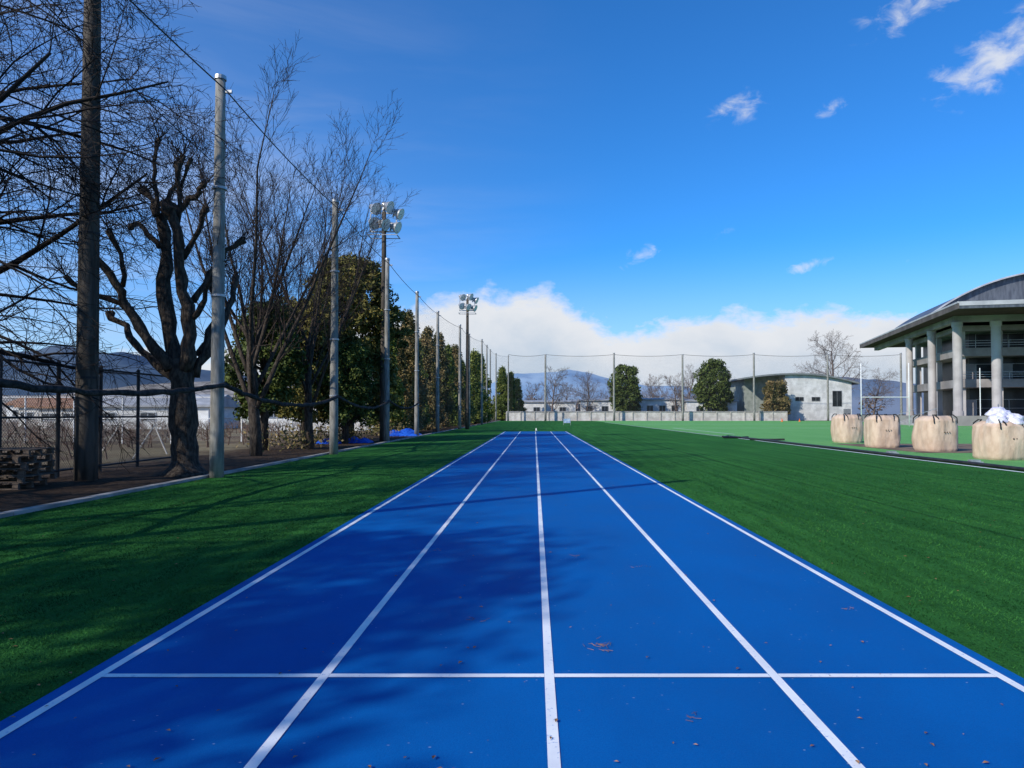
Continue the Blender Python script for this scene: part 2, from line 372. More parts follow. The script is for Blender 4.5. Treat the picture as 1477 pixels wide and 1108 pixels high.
PD=dict(PB); PD['up']=[.02,.0,-.03,-.05,-.06]; PD['ang']=[58,48,42,40]; PD['n']=[15,10,8,7]; PD['lr']=[.58,.54,.50,.5]; PD['rmin']=.007
bare_tree('bare_tree',(-12.9,12.2,0),10.2,0.30,3,PD,'large leafless tree with spreading drooping twigs over the fence',m_twigdk,m_twigdk)
PD2=dict(PD); PD2['n']=[13,9,8,6]
bare_tree('bare_tree',(-15.2,16.5,0),11.5,0.28,77,PD2,'broad leafless tree with dense dark branches behind the fence',m_twigdk,m_twigdk)
# upright fan trees
PV=dict(PB); PV.update(seg=[5,9,5,4,3],n=[10,15,8,5],t0=[.30,.14,.1,.1],ang=[30,30,32,32],lr=[2.35,.30,.45,.5],rr=[.50,.38,.55,.6],up=[.02,.06,.09,.07,.03],taper=[.35,.9,.8,.8,.7],wig=[.04,.05,.09,.12,.15],rmin=.0065)
bare_tree('bare_tree',(-9.7,24.8,0),4.2,0.22,11,PV,'tall leafless tree with wide upright fan of fine branches')
PV2=dict(PV); PV2['n']=[8,13,7,5]; PV2['ang']=[24,28,30,32]
bare_tree('bare_tree',(-9.3,29.5,0),4.5,0.18,40,PV2,'leafless tree with upswept fine branches beside evergreens')
def pollard():
    e=empty('pollarded_tree',(-8.35,17,0),'heavily pruned tree with stubby limbs, knobby ends and fine twigs','tree')
    u=0.0166; rn=random.Random(4); b0,b1=B(),B()
    L=[
     ([(0,-5),(0,20),(-3,70),(-5,130),(-8,165)],0,.58,.44),
     ([(-12,150),(-28,200),(-38,260),(-40,320),(-46,375),(-40,398)],.3,.34,.20),
     ([(4,150),(10,200),(4,260),(-2,310),(-6,360),(-12,380)],-.35,.30,.17),
     ([(8,140),(26,190),(30,240),(22,300)],.4,.22,.13),
     ([(-14,150),(-50,195),(-72,235),(-86,270),(-106,300),(-122,315)],-.5,.25,.12),
     ([(-12,135),(-55,160),(-92,190),(-118,220),(-142,238)],.6,.21,.10),
     ([(-72,235),(-96,248),(-118,253),(-144,275)],-.6,.13,.07),
     ([(-86,270),(-84,310),(-94,345)],-.4,.12,.08),
     ([(12,170),(36,215),(44,260),(38,300)],.8,.17,.10),
     ([(2,250),(26,290),(42,330),(66,350)],.5,.15,.09),
     ([(14,220),(40,245),(60,285),(78,292)],-.7,.14,.07),
     ([(-46,375),(-62,400),(-80,418)],.3,.15,.10),([(-46,375),(-56,430),(-64,470),(-60,495)],.35,.11,.06),
     ([(-40,390),(-24,425),(-20,470)],.3,.12,.07),([(-12,370),(8,395),(26,402),(38,412)],-.35,.15,.09),
     ([(-8,360),(-6,400),(-2,445)],-.3,.11,.07),([(-42,330),(-70,352),(-90,372),(-112,368)],.5,.13,.08),
     ([(-2,310),(26,345),(44,372)],-.5,.13,.08),([(-12,380),(-2,420),(12,450)],-.2,.09,.06)]
    for pts,dy,r0,r1 in L:
        big=r0>.5
        r0*=.54 if not big else .60; r1*=.52
        P=[];fine=[];n=len(pts)
        for i in range(n-1):
            for k in range(3):
                t=k/3; fine.append((pts[i][0]*(1-t)+pts[i+1][0]*t,pts[i][1]*(1-t)+pts[i+1][1]*t))
        fine.append(pts[-1]); n=len(fine)
        start=0 if big else dy*.25
        for i,(x,zz) in enumerate(fine):
            jit=0 if big else 1
            P.append(Vector((x*u+jit*rn.gauss(0,.035),start+dy*i/(n-1)*1.2,zz*u+jit*rn.gauss(0,.02))))
        rad=[(r0+(r1-r0)*i/(n-1))*rn.uniform(.86,1.18) for i in range(n)]
        if big: rad[0]*=1.6; rad[1]*=1.3
        elif r1>.025: rad[-1]*=2.0; rad[-2]*=1.5
        b0.tube(P,rad,12 if r0>.15 else 8)
        if not big:
            for k in range(11 if r0<.12 else 6):
                s=P[-1] if rn.random()<.7 else P[rn.randrange(n//2,n)]
                d=Vector((rn.gauss(0,.7),rn.gauss(0,.7),rn.uniform(.1,1))).normalized()
                ln=rn.uniform(.25,.95); pts2=[s];q=s
                for j in range(4): d=(d+Vector((rn.gauss(0,.15),rn.gauss(0,.15),.08))).normalized(); q=q+d*ln/4; pts2.append(q)
                b1.tube(pts2,[.013,.010,.008,.006,.004],4)
                for j in range(3):
                    d2=rdir(d,.7,rn.random()*6.28); b1.tube([pts2[1+j],pts2[1+j]+d2*.2,pts2[1+j]+d2*.4+Vector((0,0,.05))],[.006,.005,.004],3)
    b0.obj('trunk',m_bark,e,smooth=True); b1.obj('crown',m_twig,e)
pollard()
def leafmesh(name,P,s,mat,parent,aspect=.5):
    n=len(P); a=rng.normal(size=(n,3)); a/=np.linalg.norm(a,axis=1)[:,None]
    c=rng.normal(size=(n,3)); c-=a*(a*c).sum(1)[:,None]; c/=np.linalg.norm(c,axis=1)[:,None]
    s=s*(0.6+0.8*rng.random(n))[:,None]
    V=np.stack([P+a*s,P+c*s*aspect,P-a*s,P-c*s*aspect],1).reshape(-1,3)
    me=bpy.data.meshes.new(name); me.vertices.add(n*4); me.vertices.foreach_set('co',V.ravel())
    me.loops.add(n*4); me.loops.foreach_set('vertex_index',np.arange(n*4)); me.polygons.add(n)
    me.polygons.foreach_set('loop_start',np.arange(n)*4); me.update(calc_edges=True)
    me.materials.append(mat); return link(bpy.data.objects.new(name,me),parent)
def evergreen(loc,h,rad,zb,seed,mat,label,ncl=230,per=110,leaf=.11,cl=.38,shape='round',name='evergreen_tree',group=None,tr=.16):
    e=empty(name,loc,label,'tree',group); rn=random.Random(seed); b0=B()
    ht=h-zb; C=[]
    for i in range(ncl):
        t=rn.random()**(.85 if shape=='round' else 1.1)
        az=rn.random()*6.283
        if shape=='round': env=math.sin(math.pi*min(1,(t*.80+.14)))**.45
        elif shape=='cone': env=(1-t)**.75*min(1,.6+t*4)
        else: env=min(1,(1-t)**.5*1.08)*min(1,.7+t*3)
        bump=1+.42*noise.noise(Vector((math.cos(az)*1.3+seed,math.sin(az)*1.3,t*4)))
        rr=rad*env*bump*(.35+.65*rn.random()**.45)
        C.append((math.cos(az)*rr,math.sin(az)*rr,zb+t*ht))
    C=np.array(C); idx=np.repeat(np.arange(ncl),per)
    sz=(0.6+.8*rng.random(ncl))[idx][:,None]
    off=rng.normal(size=(ncl*per,3)); off/=np.linalg.norm(off,axis=1)[:,None]; off*=(rng.random((ncl*per,1))**.4)
    P=C[idx]+off*sz*cl*np.array([1,1,.8 if shape=='round' else 1.4])
    P=P[P[:,2]>.15]
    b0.tube([(0,0,-.1),(0.03,0,h*.3),(-.04,.03,h*.6),(0,0,h*.88)],[tr*1.2,tr,tr*.6,.03],8)
    for i in range(22):
        c=C[rn.randrange(ncl)]; z0=max(.5,min(c[2]-.5,h*.7))*rn.uniform(.5,.95)
        b0.tube([(0,0,z0),(c[0]*.5,c[1]*.5,(z0+c[2])/2+.1),tuple(c)],[.06,.04,.012],5)
    b0.obj('trunk',m_bark,e,smooth=True); leafmesh('crown',P,leaf,mat,e); return e
EG='evergreen trees behind the kerb'
evergreen((-10.35,39.5,0),9.8,2.75,1.3,1,m_leaf2,'large dense olive-green evergreen tree behind the kerb',460,115,.105,.50,group=EG,tr=.28)
evergreen((-10.9,28.6,0),5.7,1.3,1.4,2,m_leaf,'dark green rounded evergreen tree beside bare trees',150,105,.085,.40,group=EG)
evergreen((-11.2,34.5,0),7.0,1.8,1.2,3,m_leaf2,'olive evergreen tree with brown-tinged leaves',210,110,.095,.44,group=EG)
evergreen((-9.4,35.2,0),4.8,1.3,.8,8,m_leaf,'low dark green bushy evergreen tree',130,100,.08,.38,group=EG)
evergreen((-13.2,-3.5,0),10.4,3.0,2.2,4,m_leaf,'tall evergreen with open crown shading the turf',300,50,.10,.8,group=EG)
bare_tree('bare_tree',(-12.6,3.8,0),10.2,0.28,5,PD,'large leafless tree shading the turf')
# cypress row
CG='row of cypress trees'
c1=evergreen((-10.4,50,0),8.2,1.35,.2,5,m_leaf4,'tall green cypress in a close row',180,105,.10,.36,'cone',name='cypress_tree',group=CG)
c2=evergreen((-10.0,56,0),9.4,1.35,.2,6,m_leaf3,'tall brown-tinged cypress in a close row',200,105,.10,.38,'col',name='cypress_tree',group=CG)
for i,(x,y,s,q) in enumerate([(-10.4,53,.82,1),(-10.0,60,.92,0),(-9.8,65,.98,1),(-9.6,71,1.0,1),(-9.4,77,1.05,0),(-9.4,84,1.0,1)]):
    copy_thing(c2 if q else c1,(x,y,0),i*1.3,(s,s,s))
for i,(x,y,s) in enumerate([(-8.8,104,1.2),(-8.9,114,1.25),(-7.0,154,1.3),(-5.2,156,1.2),(-3.8,158,1.05),(-9.6,92,.95)]):
    copy_thing(c1,(x,y,0),i*1.7,(s*1.4,s*1.4,s*1.05))
# far trees
PF=dict(PB); PF['rmin']=0.022; PF['n']=[11,7,6,4]; PF['seg']=[5,4,3,3,2]; PF['t0']=[.2,.15,.12,.1]
g='leafless trees beyond the far netting'
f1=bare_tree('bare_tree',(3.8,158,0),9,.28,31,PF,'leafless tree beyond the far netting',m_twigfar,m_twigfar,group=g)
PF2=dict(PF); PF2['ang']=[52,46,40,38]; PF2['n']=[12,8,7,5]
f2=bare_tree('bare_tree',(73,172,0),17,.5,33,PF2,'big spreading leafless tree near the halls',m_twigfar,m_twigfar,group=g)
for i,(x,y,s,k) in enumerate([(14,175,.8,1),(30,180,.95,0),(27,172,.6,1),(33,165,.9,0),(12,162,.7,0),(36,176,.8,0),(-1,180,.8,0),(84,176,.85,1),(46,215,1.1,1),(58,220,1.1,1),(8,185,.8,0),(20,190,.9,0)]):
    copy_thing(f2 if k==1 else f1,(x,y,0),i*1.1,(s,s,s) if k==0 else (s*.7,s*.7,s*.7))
EF='evergreens beyond the field'
fe=evergreen((20.5,160,0),12.0,3.3,1.5,12,m_leaf,'rounded dark evergreen tree beyond the far netting',170,90,.26,.95,group=EF,tr=.3)
copy_thing(fe,(41,163,0),1.2,(1.1,1.1,1.12))
copy_thing(fe,(24.5,190,0),2.2,(.8,.8,.7))
evergreen((53.5,157,0),8.2,2.6,.6,14,m_leaf3,'brown-green broad tree in front of a hall',140,90,.24,.85,group=EF,tr=.25)
Pg=[]
for i in range(70):
    x=rng.uniform(-60,110); y=rng.uniform(225,290); r=rng.uniform(2.0,4.2); n=160
    q=rng.normal(size=(n,3)); q/=np.linalg.norm(q,axis=1)[:,None]; q*=r*rng.random((n,1))**.4
    Pg.append(q+np.array([x,y,r*.9+1]))
o=leafmesh('distant_grove',np.concatenate(Pg),.55,m_twigfar,None); tag(o,'distant brown leafless woodland','woodland',kind='stuff')
q=[]
for i in range(90):
    y=rng.uniform(27,78); n=60; x=-9.2-rng.random()*1.6
    k=rng.normal(size=(n,3))*[.4,.5,.28]; q.append(k+[x,y,.35])
q=np.concatenate(q); q=q[q[:,2]>0]
tag(leafmesh('undergrowth',q,.07,m_leaf3,None),'low brown-green undergrowth beneath the trees','undergrowth',kind='stuff')
# ---------------------------------------------------------------- left fence
e=empty('chain_link_fence',(0,0,0),'black chain-link fence on tall posts','fence')
for y in [8.5,10.5,12.5,14.6,16.4,18.0,19.7,21.6]:
    bb=B(); bb.tube([(-11.0,y,-.05),(-11.0,y,2.62),(-11,y,2.66)],[.045,.045,.03],8); bb.obj('post',m_black,e)
for zz in (2.55,1.35,.12):
    b=B(); b.tube([(-11.0,8.5,zz),(-11.0,21.6,zz)],[.028,.028],6); b.obj('rail',m_black,e)
b=B(); b.face([(-11.0,8.5,.1),(-11.0,21.6,.1),(-11.0,21.6,2.55),(-11.0,8.5,2.55)]); b.obj('mesh_panel',m_link,e)
e=empty('mesh_fence',(0,0,0),'pale wire mesh fence bordering the orchard','fence')
pb_=B(); pb_.tube([(0,0,-.05),(0,0,2.3)],[.04,.04],6); fp=pb_.obj('post',m_white,e,(-15.5,35,0))
for i in range(1,24): o=fp.copy(); o.location=(-15.5,35+i*2.6,0); link(o,e)
for i in range(1,22): o=fp.copy(); o.location=(-15.5-2.4*i,35,0); link(o,e)
b=B(); b.face([(-15.5,35,.1),(-15.5,97,.1),(-15.5,97,2.25),(-15.5,35,2.25)]); b.obj('mesh_panel',m_link2,e)
m_link3=netmat('pale_mesh_cross',0.10,0.005,(0.45,0.45,0.43),0)
b=B(); b.face([(-66,35,.1),(-15.5,35,.1),(-15.5,35,2.25),(-66,35,2.25)]); b.obj('mesh_panel',m_link3,e)
for zz in (2.25,1.2):
    b=B(); b.tube([(-15.5,35,zz),(-15.5,97,zz)],[.025,.025],6); b.obj('rail',m_white,e)
    b=B(); b.tube([(-66,35,zz),(-15.5,35,zz)],[.025,.025],6); b.obj('rail',m_white,e)
b=B(); rn=random.Random(9)
for i in range(900):
    row=rn.randrange(28); y=17.5+row*2.6+rn.gauss(0,.15); x=-rn.uniform(13,20+y*.75)
    p=Vector((x,y,0)); d=Vector((rn.gauss(0,.15),rn.gauss(0,.15),1)).normalized()
    h=rn.uniform(.35,.65); pts=[p,p+d*h*.5,p+d*h]; b.tube(pts,[.03,.022,.018],4)
    for k in range(6):
        d2=Vector((rn.gauss(0,.7),rn.gauss(0,.7),rn.uniform(.3,.9))).normalized(); q=pts[2-(k%2)]
        L=rn.uniform(.25,.6); m1=q+d2*L*.5; b.tube([q,m1,m1+Vector((d2.x,d2.y,.7))*L*.5],[.013,.010,.006],3)
        b.tube([m1,m1+Vector((rn.gauss(0,.2),rn.gauss(0,.2),.3))],[.008,.005],3)
tag(b.obj('orchard',mk('vine',(0.13,0.08,0.06),(0.27,0.18,0.13),1,.9)),'leafless brown orchard vines in rows','orchard',kind='stuff')
rn=random.Random(2)
for i in range(5):
    b=B(); x=-12.6-rn.uniform(0,5); y=18+i*2.4; b.tube([(0,0,0),(.6*(-1)**i,.2,1.1)],[.028,.022],6)
    tag(b.obj('wooden_stake',m_block,None,(x,y,0)),'pale leaning wooden stake in the orchard','stake','stakes in the orchard')
def pallet():
    b=B()
    for i in range(7): b.box(-.55+i*.165,-.55+i*.165+.12,-.5,.5,.105,.125)
    for y in (-.5,-.05,.42):
        for x in (-.55,-.05,.45): b.box(x,x+.1,y,y+.08,.021,.104)
        b.box(-.55,.56,y+.001,y+.079,.0,.02)
    return b
pb=pallet(); p0=None
for i in range(6):
    loc=(-10.45+random.gauss(0,.05),14.2+random.gauss(0,.06),-.03+.128*i); rz=random.gauss(.1,.07)
    if p0 is None: p0=pb.obj('wooden_pallet',m_wood); o=p0
    else: o=p0.copy(); link(o)
    o.location=loc; o.rotation_euler=(0,0,rz)
    tag(o,'weathered wooden pallet in a stack on the dirt','pallet','stack of wooden pallets')
def tarp(loc,sx,sy,sz,label,seed):
    n=18; b=B()
    for j in range(n+1):
        for i in range(n+1):
            u=i/n*2-1; v=j/n*2-1; r=max(abs(u),abs(v)); h=max(0,1-r**2.5)*(0.7+.5*noise.noise(Vector((u*2.5+seed,v*2.5,0))))+.12*abs(noise.noise(Vector((u*7,v*7,seed))))
            b.v.append((u*sx,v*sy,max(0,h)*sz))
    for j in range(n):
        for i in range(n):
            a=j*(n+1)+i; b.f.append((a,a+1,a+n+2,a+n+1)); b.m.append(0)
    tag(b.obj('tarpaulin',m_blue,None,loc),label,'tarpaulin','blue tarpaulins')
tarp((-9.0,36.0,-.03),.75,.6,.36,'crumpled blue tarpaulin covering a small heap',1)
tarp((-8.8,47.5,-.03),1.2,1.0,.5,'wide blue tarpaulin heaped on the dirt',5)
tarp((-10.1,35.0,-.03),.6,.5,.3,'crumpled blue tarpaulin under the trees',3)
# ---------------------------------------------------------------- bulk bags
def bag(loc,w,h,seed,label,slump=0,plast=False,rz=0):
    e=empty('bulk_bag',loc,label,'bag','beige bulk bags on the field'); e.rotation_euler=(0,0,rz)
    b=B(); nz_=30; na=72
    for j in range(nz_+1):
        t=j/nz_; z=h*t
        pr=(0.93+.08*math.sin(math.pi*min(1,t*1.05))) if t<.86 else (0.965-.36*((t-.86)/.14)**1.8)
        if t<.05: pr*=.95+.05*t/.05
        for i in range(na):
            a=2*math.pi*i/na; c,s=math.cos(a),math.sin(a)
            k=(abs(c)**3.8+abs(s)**3.8)**(-1/3.8)
            nn=noise.noise(Vector((c*1.4+seed,s*1.4,t*1.5)))*(.05+.06*slump)+noise.noise(Vector((c*6+seed,s*6,t*2.2)))*.045+.016*math.sin(a*24+2*noise.noise(Vector((c*2,s*2,seed))))*(.2+max(0,t-.6)/.4)
            r=w/2*pr*k*.96*(1+nn+slump*.10*(1-t))
            b.v.append((c*r,s*r,z+ (noise.noise(Vector((c*3,s*3,seed)))*.06 if t>.8 else 0)))
    for j in range(nz_):
        for i in range(na):
            a=j*na+i; q=j*na+(i+1)%na; b.f.append((a,q,q+na,a+na)); b.m.append(0)
    b.f.append(tuple(nz_*na+i for i in range(na))); b.m.append(0)
    b.obj('bag_body',m_bag,e,smooth=True)
    for sx in (-1,1):
        for sy in (-1,1):
            l=B(); x=sx*w*.35; y=sy*w*.35
            l.tube([(x,y*1.3,h*.80),(x*1.0,y*1.24,h*.95),(x*.88,y*.95,h*1.04),(x*.68,y*.9,h*1.04),(x*.6,y*1.22,h*.95),(x*.58,y*1.32,h*.84)],[.022]*6,5); l.obj('lifting_loop',m_black,e)
    mk_=B()
    for c_ in range(3):
        x0=-.13+c_*.10; z0=h*.55
        mk_.box(x0,x0+.045,-w*.522,-w*.505,z0,z0+.01); mk_.box(x0+.018,x0+.028,-w*.524,-w*.506,z0-.025,z0+.025)
    mk_.obj('stencil_mark',m_soffit,e)
    if plast:
        for (px,py,pz,pr_) in ((-.28,-.2,.02,.30),(.22,-.25,.03,.33),(.02,.1,.22,.34),(-.05,-.1,.12,.3),(.4,.1,.0,.26)):
            p=B(); n=12;m_=20
            for j in range(n+1):
                ph=-.6+(math.pi/2+.6)*j/n
                for i in range(m_):
                    a=2*math.pi*i/m_; nn=1+.3*noise.noise(Vector((math.cos(a)*2.2+px*9,math.sin(a)*2.2,ph*2+seed)))+.16*noise.noise(Vector((math.cos(a)*6,math.sin(a)*6+px*5,ph*6)))
                    p.v.append((px+math.cos(a)*math.cos(ph)*pr_*nn,py+math.sin(a)*math.cos(ph)*pr_*nn,h*.96+pz+math.sin(ph)*pr_*.75*nn))
            for j in range(n):
                for i in range(m_):
                    a=j*m_+i;q=j*m_+(i+1)%m_; p.f.append((a,q,q+m_,a+m_)); p.m.append(0)
            p.obj('plastic_sheet',m_plast,e,smooth=True)
    return e
bag((15.65,35.6,0),1.32,1.38,1,'beige woven bulk bag with dark lifting loops on turf',rz=.1)
bag((14.95,30.6,0),1.32,1.36,2,'full beige bulk bag with black lifting loops on turf',rz=-.05)
bag((15.5,27.5,0),1.36,1.34,3,'wide beige bulk bag beside bare soil strip',slump=.25,rz=.12)
bag((14.75,22.5,0),1.32,1.2,4,'slumped beige bulk bag topped with white plastic sheeting',slump=.9,plast=True,rz=.1)
b=B(); pts=[(12.12+.03*math.sin(i*.7),8+i*1.0,.055) for i in range(37)]; b.tube(pts,.05,10)
tag(b.obj('drain_pipe',m_black,smooth=True),'long black pipe lying along the field edge','pipe')
for (x,y,a) in ((11.75,41.5,.4),(12.5,38.2,-.2),(11.7,43.5,1.1)):
    b=B(); b.tube([(math.cos(a)*t*.9,math.sin(a)*t*.9,.05+.02*abs(t)) for t in (-1,-.5,0,.5,1)],.05,8)
    tag(b.obj('loose_hose',m_black,None,(x,y,0)),'short loose black hose on the turf','hose','loose hoses')
for (x,y) in ((12.55,20.3),(12.6,25.1)):
    b=B(); b.box(-.2,.2,-.12,.12,0,.07); b.box(-.14,.14,-.08,.08,.07,.12); tag(b.obj('cable_box',m_steel,None,(x,y,0)),'small grey box beside the black pipe','box','small boxes')
e=empty('rugby_goal',(41,83,0),'white H-shaped rugby goal posts on the field','goal')
for x in (-2.8,2.8):
    b=B(); b.tube([(x,0,0),(x,0,7.4)],[.06,.05],10); b.obj('post',m_white,e,smooth=True)
b=B(); b.tube([(-2.75,0,3.4),(2.75,0,3.4)],[.05,.05],10); b.obj('crossbar',m_white,e)
for x,y in ((54,86),):
    b=B(); b.tube([(0,0,0),(0,0,.08),(0,0,.081),(0,0,7)],[.18,.16,.06,.05],10)
    tag(b.obj('white_post',m_white,None,(x,y,0)),'slim white post standing on the field','post')
for x,y in ((46,132),(50,134)):
    b=B(); b.tube([(0,0,0),(0,0,.04),(0,0,.041),(0,0,.6)],[.25,.25,.17,.04],12); tag(b.obj('traffic_cone',m_orange,None,(x,y,0)),'orange traffic cone on the field','cone','orange cones')
e=empty('track_sign_board',(4.2,92,0),'small pale framed board with blue panel','sign')
b=B()
for x in (-.45,.45): b.box(x-.02,x+.02,-.02,.02,0,.86); b.box(x-.03,x+.03,-.25,-.021,0,.05)
b.box(-.43,.43,-.02,.02,.82,.86); b.box(-.43,.43,-.02,.02,.25,.28); b.obj('frame',m_roofg,e)
b=B(); b.box(-.42,.42,-.012,.012,.285,.815); b.obj('panel',mk('board_panel',(.2,.35,.6),(.5,.6,.7),4,.5),e)
b=B(); b.tube([(0,0,0),(0,0,.03),(0,0,.2)],[.10,.07,.04],10); tag(b.obj('marker_cone',m_white,None,(.15,62,0)),'small white marker cone past the track end','cone')
# ---------------------------------------------------------------- buildings
def win(e,x0,x1,y,z0,z1):
    b=B(); b.box(x0,x1,y-.03,y-.005,z0,z1); o=b.obj('window',m_dark,e)
    f=B(); t=.08; f.box(x0-t,x1+t,y-.07,y-.031,z1,z1+t); f.box(x0-t,x1+t,y-.07,y-.031,z0-t,z0); f.box(x0-t,x0,y-.069,y-.031,z0,z1); f.box(x1,x1+t,y-.069,y-.031,z0,z1); f.box((x0+x1)/2-.03,(x0+x1)/2+.03,y-.068,y-.031,z0,z1)
    f.obj('frame',m_steel,o)
def lowb(x0,x1,y0,y1,h,label,wall,roof,n,pitch=.8,name='low_building'):
    e=empty(name,((x0+x1)/2,y0,0),label,'building'); W=(x1-x0)/2; D=y1-y0
    boxo('wall',wall,e,-W,W,0,D,-.05,h)
    b=B(); o=.35; b.v=[(-W-o,-o,h+.004),(W+o,-o,h+.004),(W+o,D+o,h+.004),(-W-o,D+o,h+.004),(-W-o,-o,h+.2),(W+o,-o,h+.2),(W+o,D+o,h+.2),(-W-o,D+o,h+.2),(-W-o,D/2,h+pitch+.2),(W+o,D/2,h+pitch+.2)]
    b.f=[(0,1,2,3),(0,1,5,4),(2,3,7,6),(4,5,9,8),(6,7,8,9),(0,4,8,7,3),(1,2,6,9,5)]; b.m=[0]*7; b.obj('roof',roof,e)
    for i in range(n):
        c=-W+(i+.5)*2*W/n; win(e,c-.7,c+.7,0,h*.4,h*.72)
    return e
e=empty('boundary_wall',(0,152,0),'pale weathered boundary wall behind the netting','wall')
boxo('wall_face',m_block,e,-6,54,0,.25,-.05,1.9)
pm=mk('pilaster',(.38,.36,.32),(.6,.57,.5),1,.9); first=None
for i in range(21):
    if first is None: first=boxo('pilaster',pm,e,-.12,.12,-.12,-.003,-.05,1.9); o=first
    else: o=first.copy(); link(o,e)
    o.location=(-6+i*3,0,0)
boxo('coping',m_bconc,e,-6.1,54.1,-.15,.35,1.903,2.03)
lowb(-2.5,9.5,164,172,4.1,'low white building with flat grey roof',m_wall,m_roofg,2,.4)
lowb(10.6,21.5,162,172,4.4,'low whitewashed building with grey roof',m_wall,m_roofg,3,.4)
lowb(22.5,34,165,173,4.7,'low white building with a row of windows',m_wall,m_roofg,4,.4)
lowb(35,46.5,163,173,4.3,'low white building beside a hall',m_wall,m_roofg,2,.5)
lowb(-40,-18,98,106,3.0,'long pale low school building with many windows',mk('pale_green',(.5,.55,.47),(.65,.68,.6),.8,.8),m_roofg,10,.5)
lowb(-24,-14,62,68,2.9,'white building behind the trees',m_wall,m_roofg,4,.4)
hs=[(-58,84,2.2,m_roofb),(-37,68,2.1,m_roofg),(-90,130,2.6,m_roofg),(-66,125,3.0,m_roofg),(-110,160,3.6,m_roofb),(-52,150,3.4,m_roofg),(-130,210,4.6,m_roofb),(-90,205,4.6,m_roofg),(-60,180,3.8,m_roofb),(-150,240,5.4,m_roofg),(-52,102,2.8,m_roofg),(-78,112,2.8,m_roofb),(-47,72,2.0,m_roofb),(-100,225,5,m_roofg),(-122,250,5.4,m_roofb),(-75,160,3.6,m_roofg),(-88,175,3.8,m_roofb),(-45,120,3,m_roofb)]
for i,(x,y,h,rf) in enumerate(hs):
    W=random.uniform(3,6)
    lowb(x-W,x+W,y,y+7,h,'farm shed with brown roof beyond the orchard' if rf is m_roofb else 'small house with grey roof beyond the orchard',m_wall if i%2 else m_block,rf,3,1.1,name='house')
# hall with curved roof
e=empty('sports_hall',(64,160,0),'pale hall with shallow curved grey roof','building')
def prof(x):
    t=(x+5)/13.0
    return 10.3-1.9*t**2.0 if t>0 else 10.3-1.2*(-t)**2.0
b=B(); n=14; xs_=[-7.5+15*i/n for i in range(n+1)]
b.face([(-7.5,0,-.05)]+[(7.5,0,-.05)]+[(x,0,prof(x)-.02) for x in xs_[::-1]],0)
b.face([(7.5,0,-.05),(7.5,20,-.05),(7.5,20,prof(7.5)-.02),(7.5,0,prof(7.5)-.02)],0)
b.face([(-7.5,4,-.05),(-7.5,0,-.05),(-7.5,0,prof(-7.5)-.02),(-7.5,4,prof(-7.5)-.02)],0)
b.obj('wall',m_wall,e)
b=B(); xl=[-15.5+8*i/8 for i in range(9)]
b.face([(-15.5,4,-.05),(-7.5,4,-.05)]+[(x,4,prof(x)-.02) for x in xl[::-1]],0)
b.face([(-15.5,20,-.05),(-15.5,4,-.05),(-15.5,4,prof(-15.5)-.02),(-15.5,20,prof(-15.5)-.02)],0)
b.obj('side_wall',mk('shade_wall',(.22,.25,.22),(.32,.35,.31),1,.8),e)
b=B(); nn_=26
for i in range(nn_):
    x0=-17+26*i/nn_; x1=-17+26*(i+1)/nn_; z0,z1=prof(x0),prof(x1)
    b.face([(x0,-.8,z0+.35),(x1,-.8,z1+.35),(x1,21,z1+.35),(x0,21,z0+.35)]); b.face([(x0,-.8,z0),(x0,21,z0),(x1,21,z1),(x1,-.8,z1)])
    b.face([(x0,-.8,z0),(x1,-.8,z1),(x1,-.8,z1+.35),(x0,-.8,z0+.35)])
b.face([(-17,-.8,prof(-17)),(-17,-.8,prof(-17)+.35),(-17,21,prof(-17)+.35),(-17,21,prof(-17))]); b.obj('roof',mk('hall_roof',(.16,.18,.18),(.24,.26,.26),1,.5),e)
win(e,3.2,5.2,0,3.2,6.6); win(e,-1.5,0.3,0,4.4,5.2); win(e,-5.2,-3.4,0,4.4,5.2)
boxo('door',m_steel,e,5.6,7.2,-.06,-.003,0,2.6)
# arena
e=empty('arena_building',(51,85,0),'large concrete arena with deep oversailing roof and tall columns','building')
e.rotation_euler=(0,0,R(-12.9))
m_fascia=mk('fascia',(.34,.35,.37),(.45,.46,.48),.6,.5)
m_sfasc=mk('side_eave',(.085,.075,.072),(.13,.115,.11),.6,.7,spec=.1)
boxo('roof',m_fascia,e,.02,62,0,53,14.45,14.95)
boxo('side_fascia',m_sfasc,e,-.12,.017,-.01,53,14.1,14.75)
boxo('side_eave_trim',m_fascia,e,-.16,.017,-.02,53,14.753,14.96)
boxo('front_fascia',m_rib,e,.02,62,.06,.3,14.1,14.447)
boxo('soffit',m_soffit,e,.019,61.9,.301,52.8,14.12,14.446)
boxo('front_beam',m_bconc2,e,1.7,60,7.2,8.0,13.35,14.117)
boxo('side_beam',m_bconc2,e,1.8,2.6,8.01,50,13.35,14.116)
def vz(u): return 20.7-5.7*abs((u-18)/17.5)**2.4
def vault(name,u0,u1,v0,v1,mat,n=44):
    b=B()
    for i in range(n):
        a=u0+(u1-u0)*i/n; c=u0+(u1-u0)*(i+1)/n; za,zc=vz(a),vz(c)
        b.face([(a,v0,za),(c,v0,zc),(c,v1,zc),(a,v1,za)],0)
        b.face([(a,v0,14.953),(c,v0,14.953),(c,v0,zc),(a,v0,za)],0)
        b.face([(a,v0-.8,za-.12),(c,v0-.8,zc-.12),(c,v0-.8,zc+.10),(a,v0-.8,za+.10)],1)
        b.face([(a,v0-.8,za+.10),(c,v0-.8,zc+.10),(c,v0,zc+.10),(a,v0,za+.10)],1)
    return b.obj(name,mat,e,smooth=False)
vault('upper_roof',.6,35.4,13.5,34,[m_rib,m_fascia])
b=B()
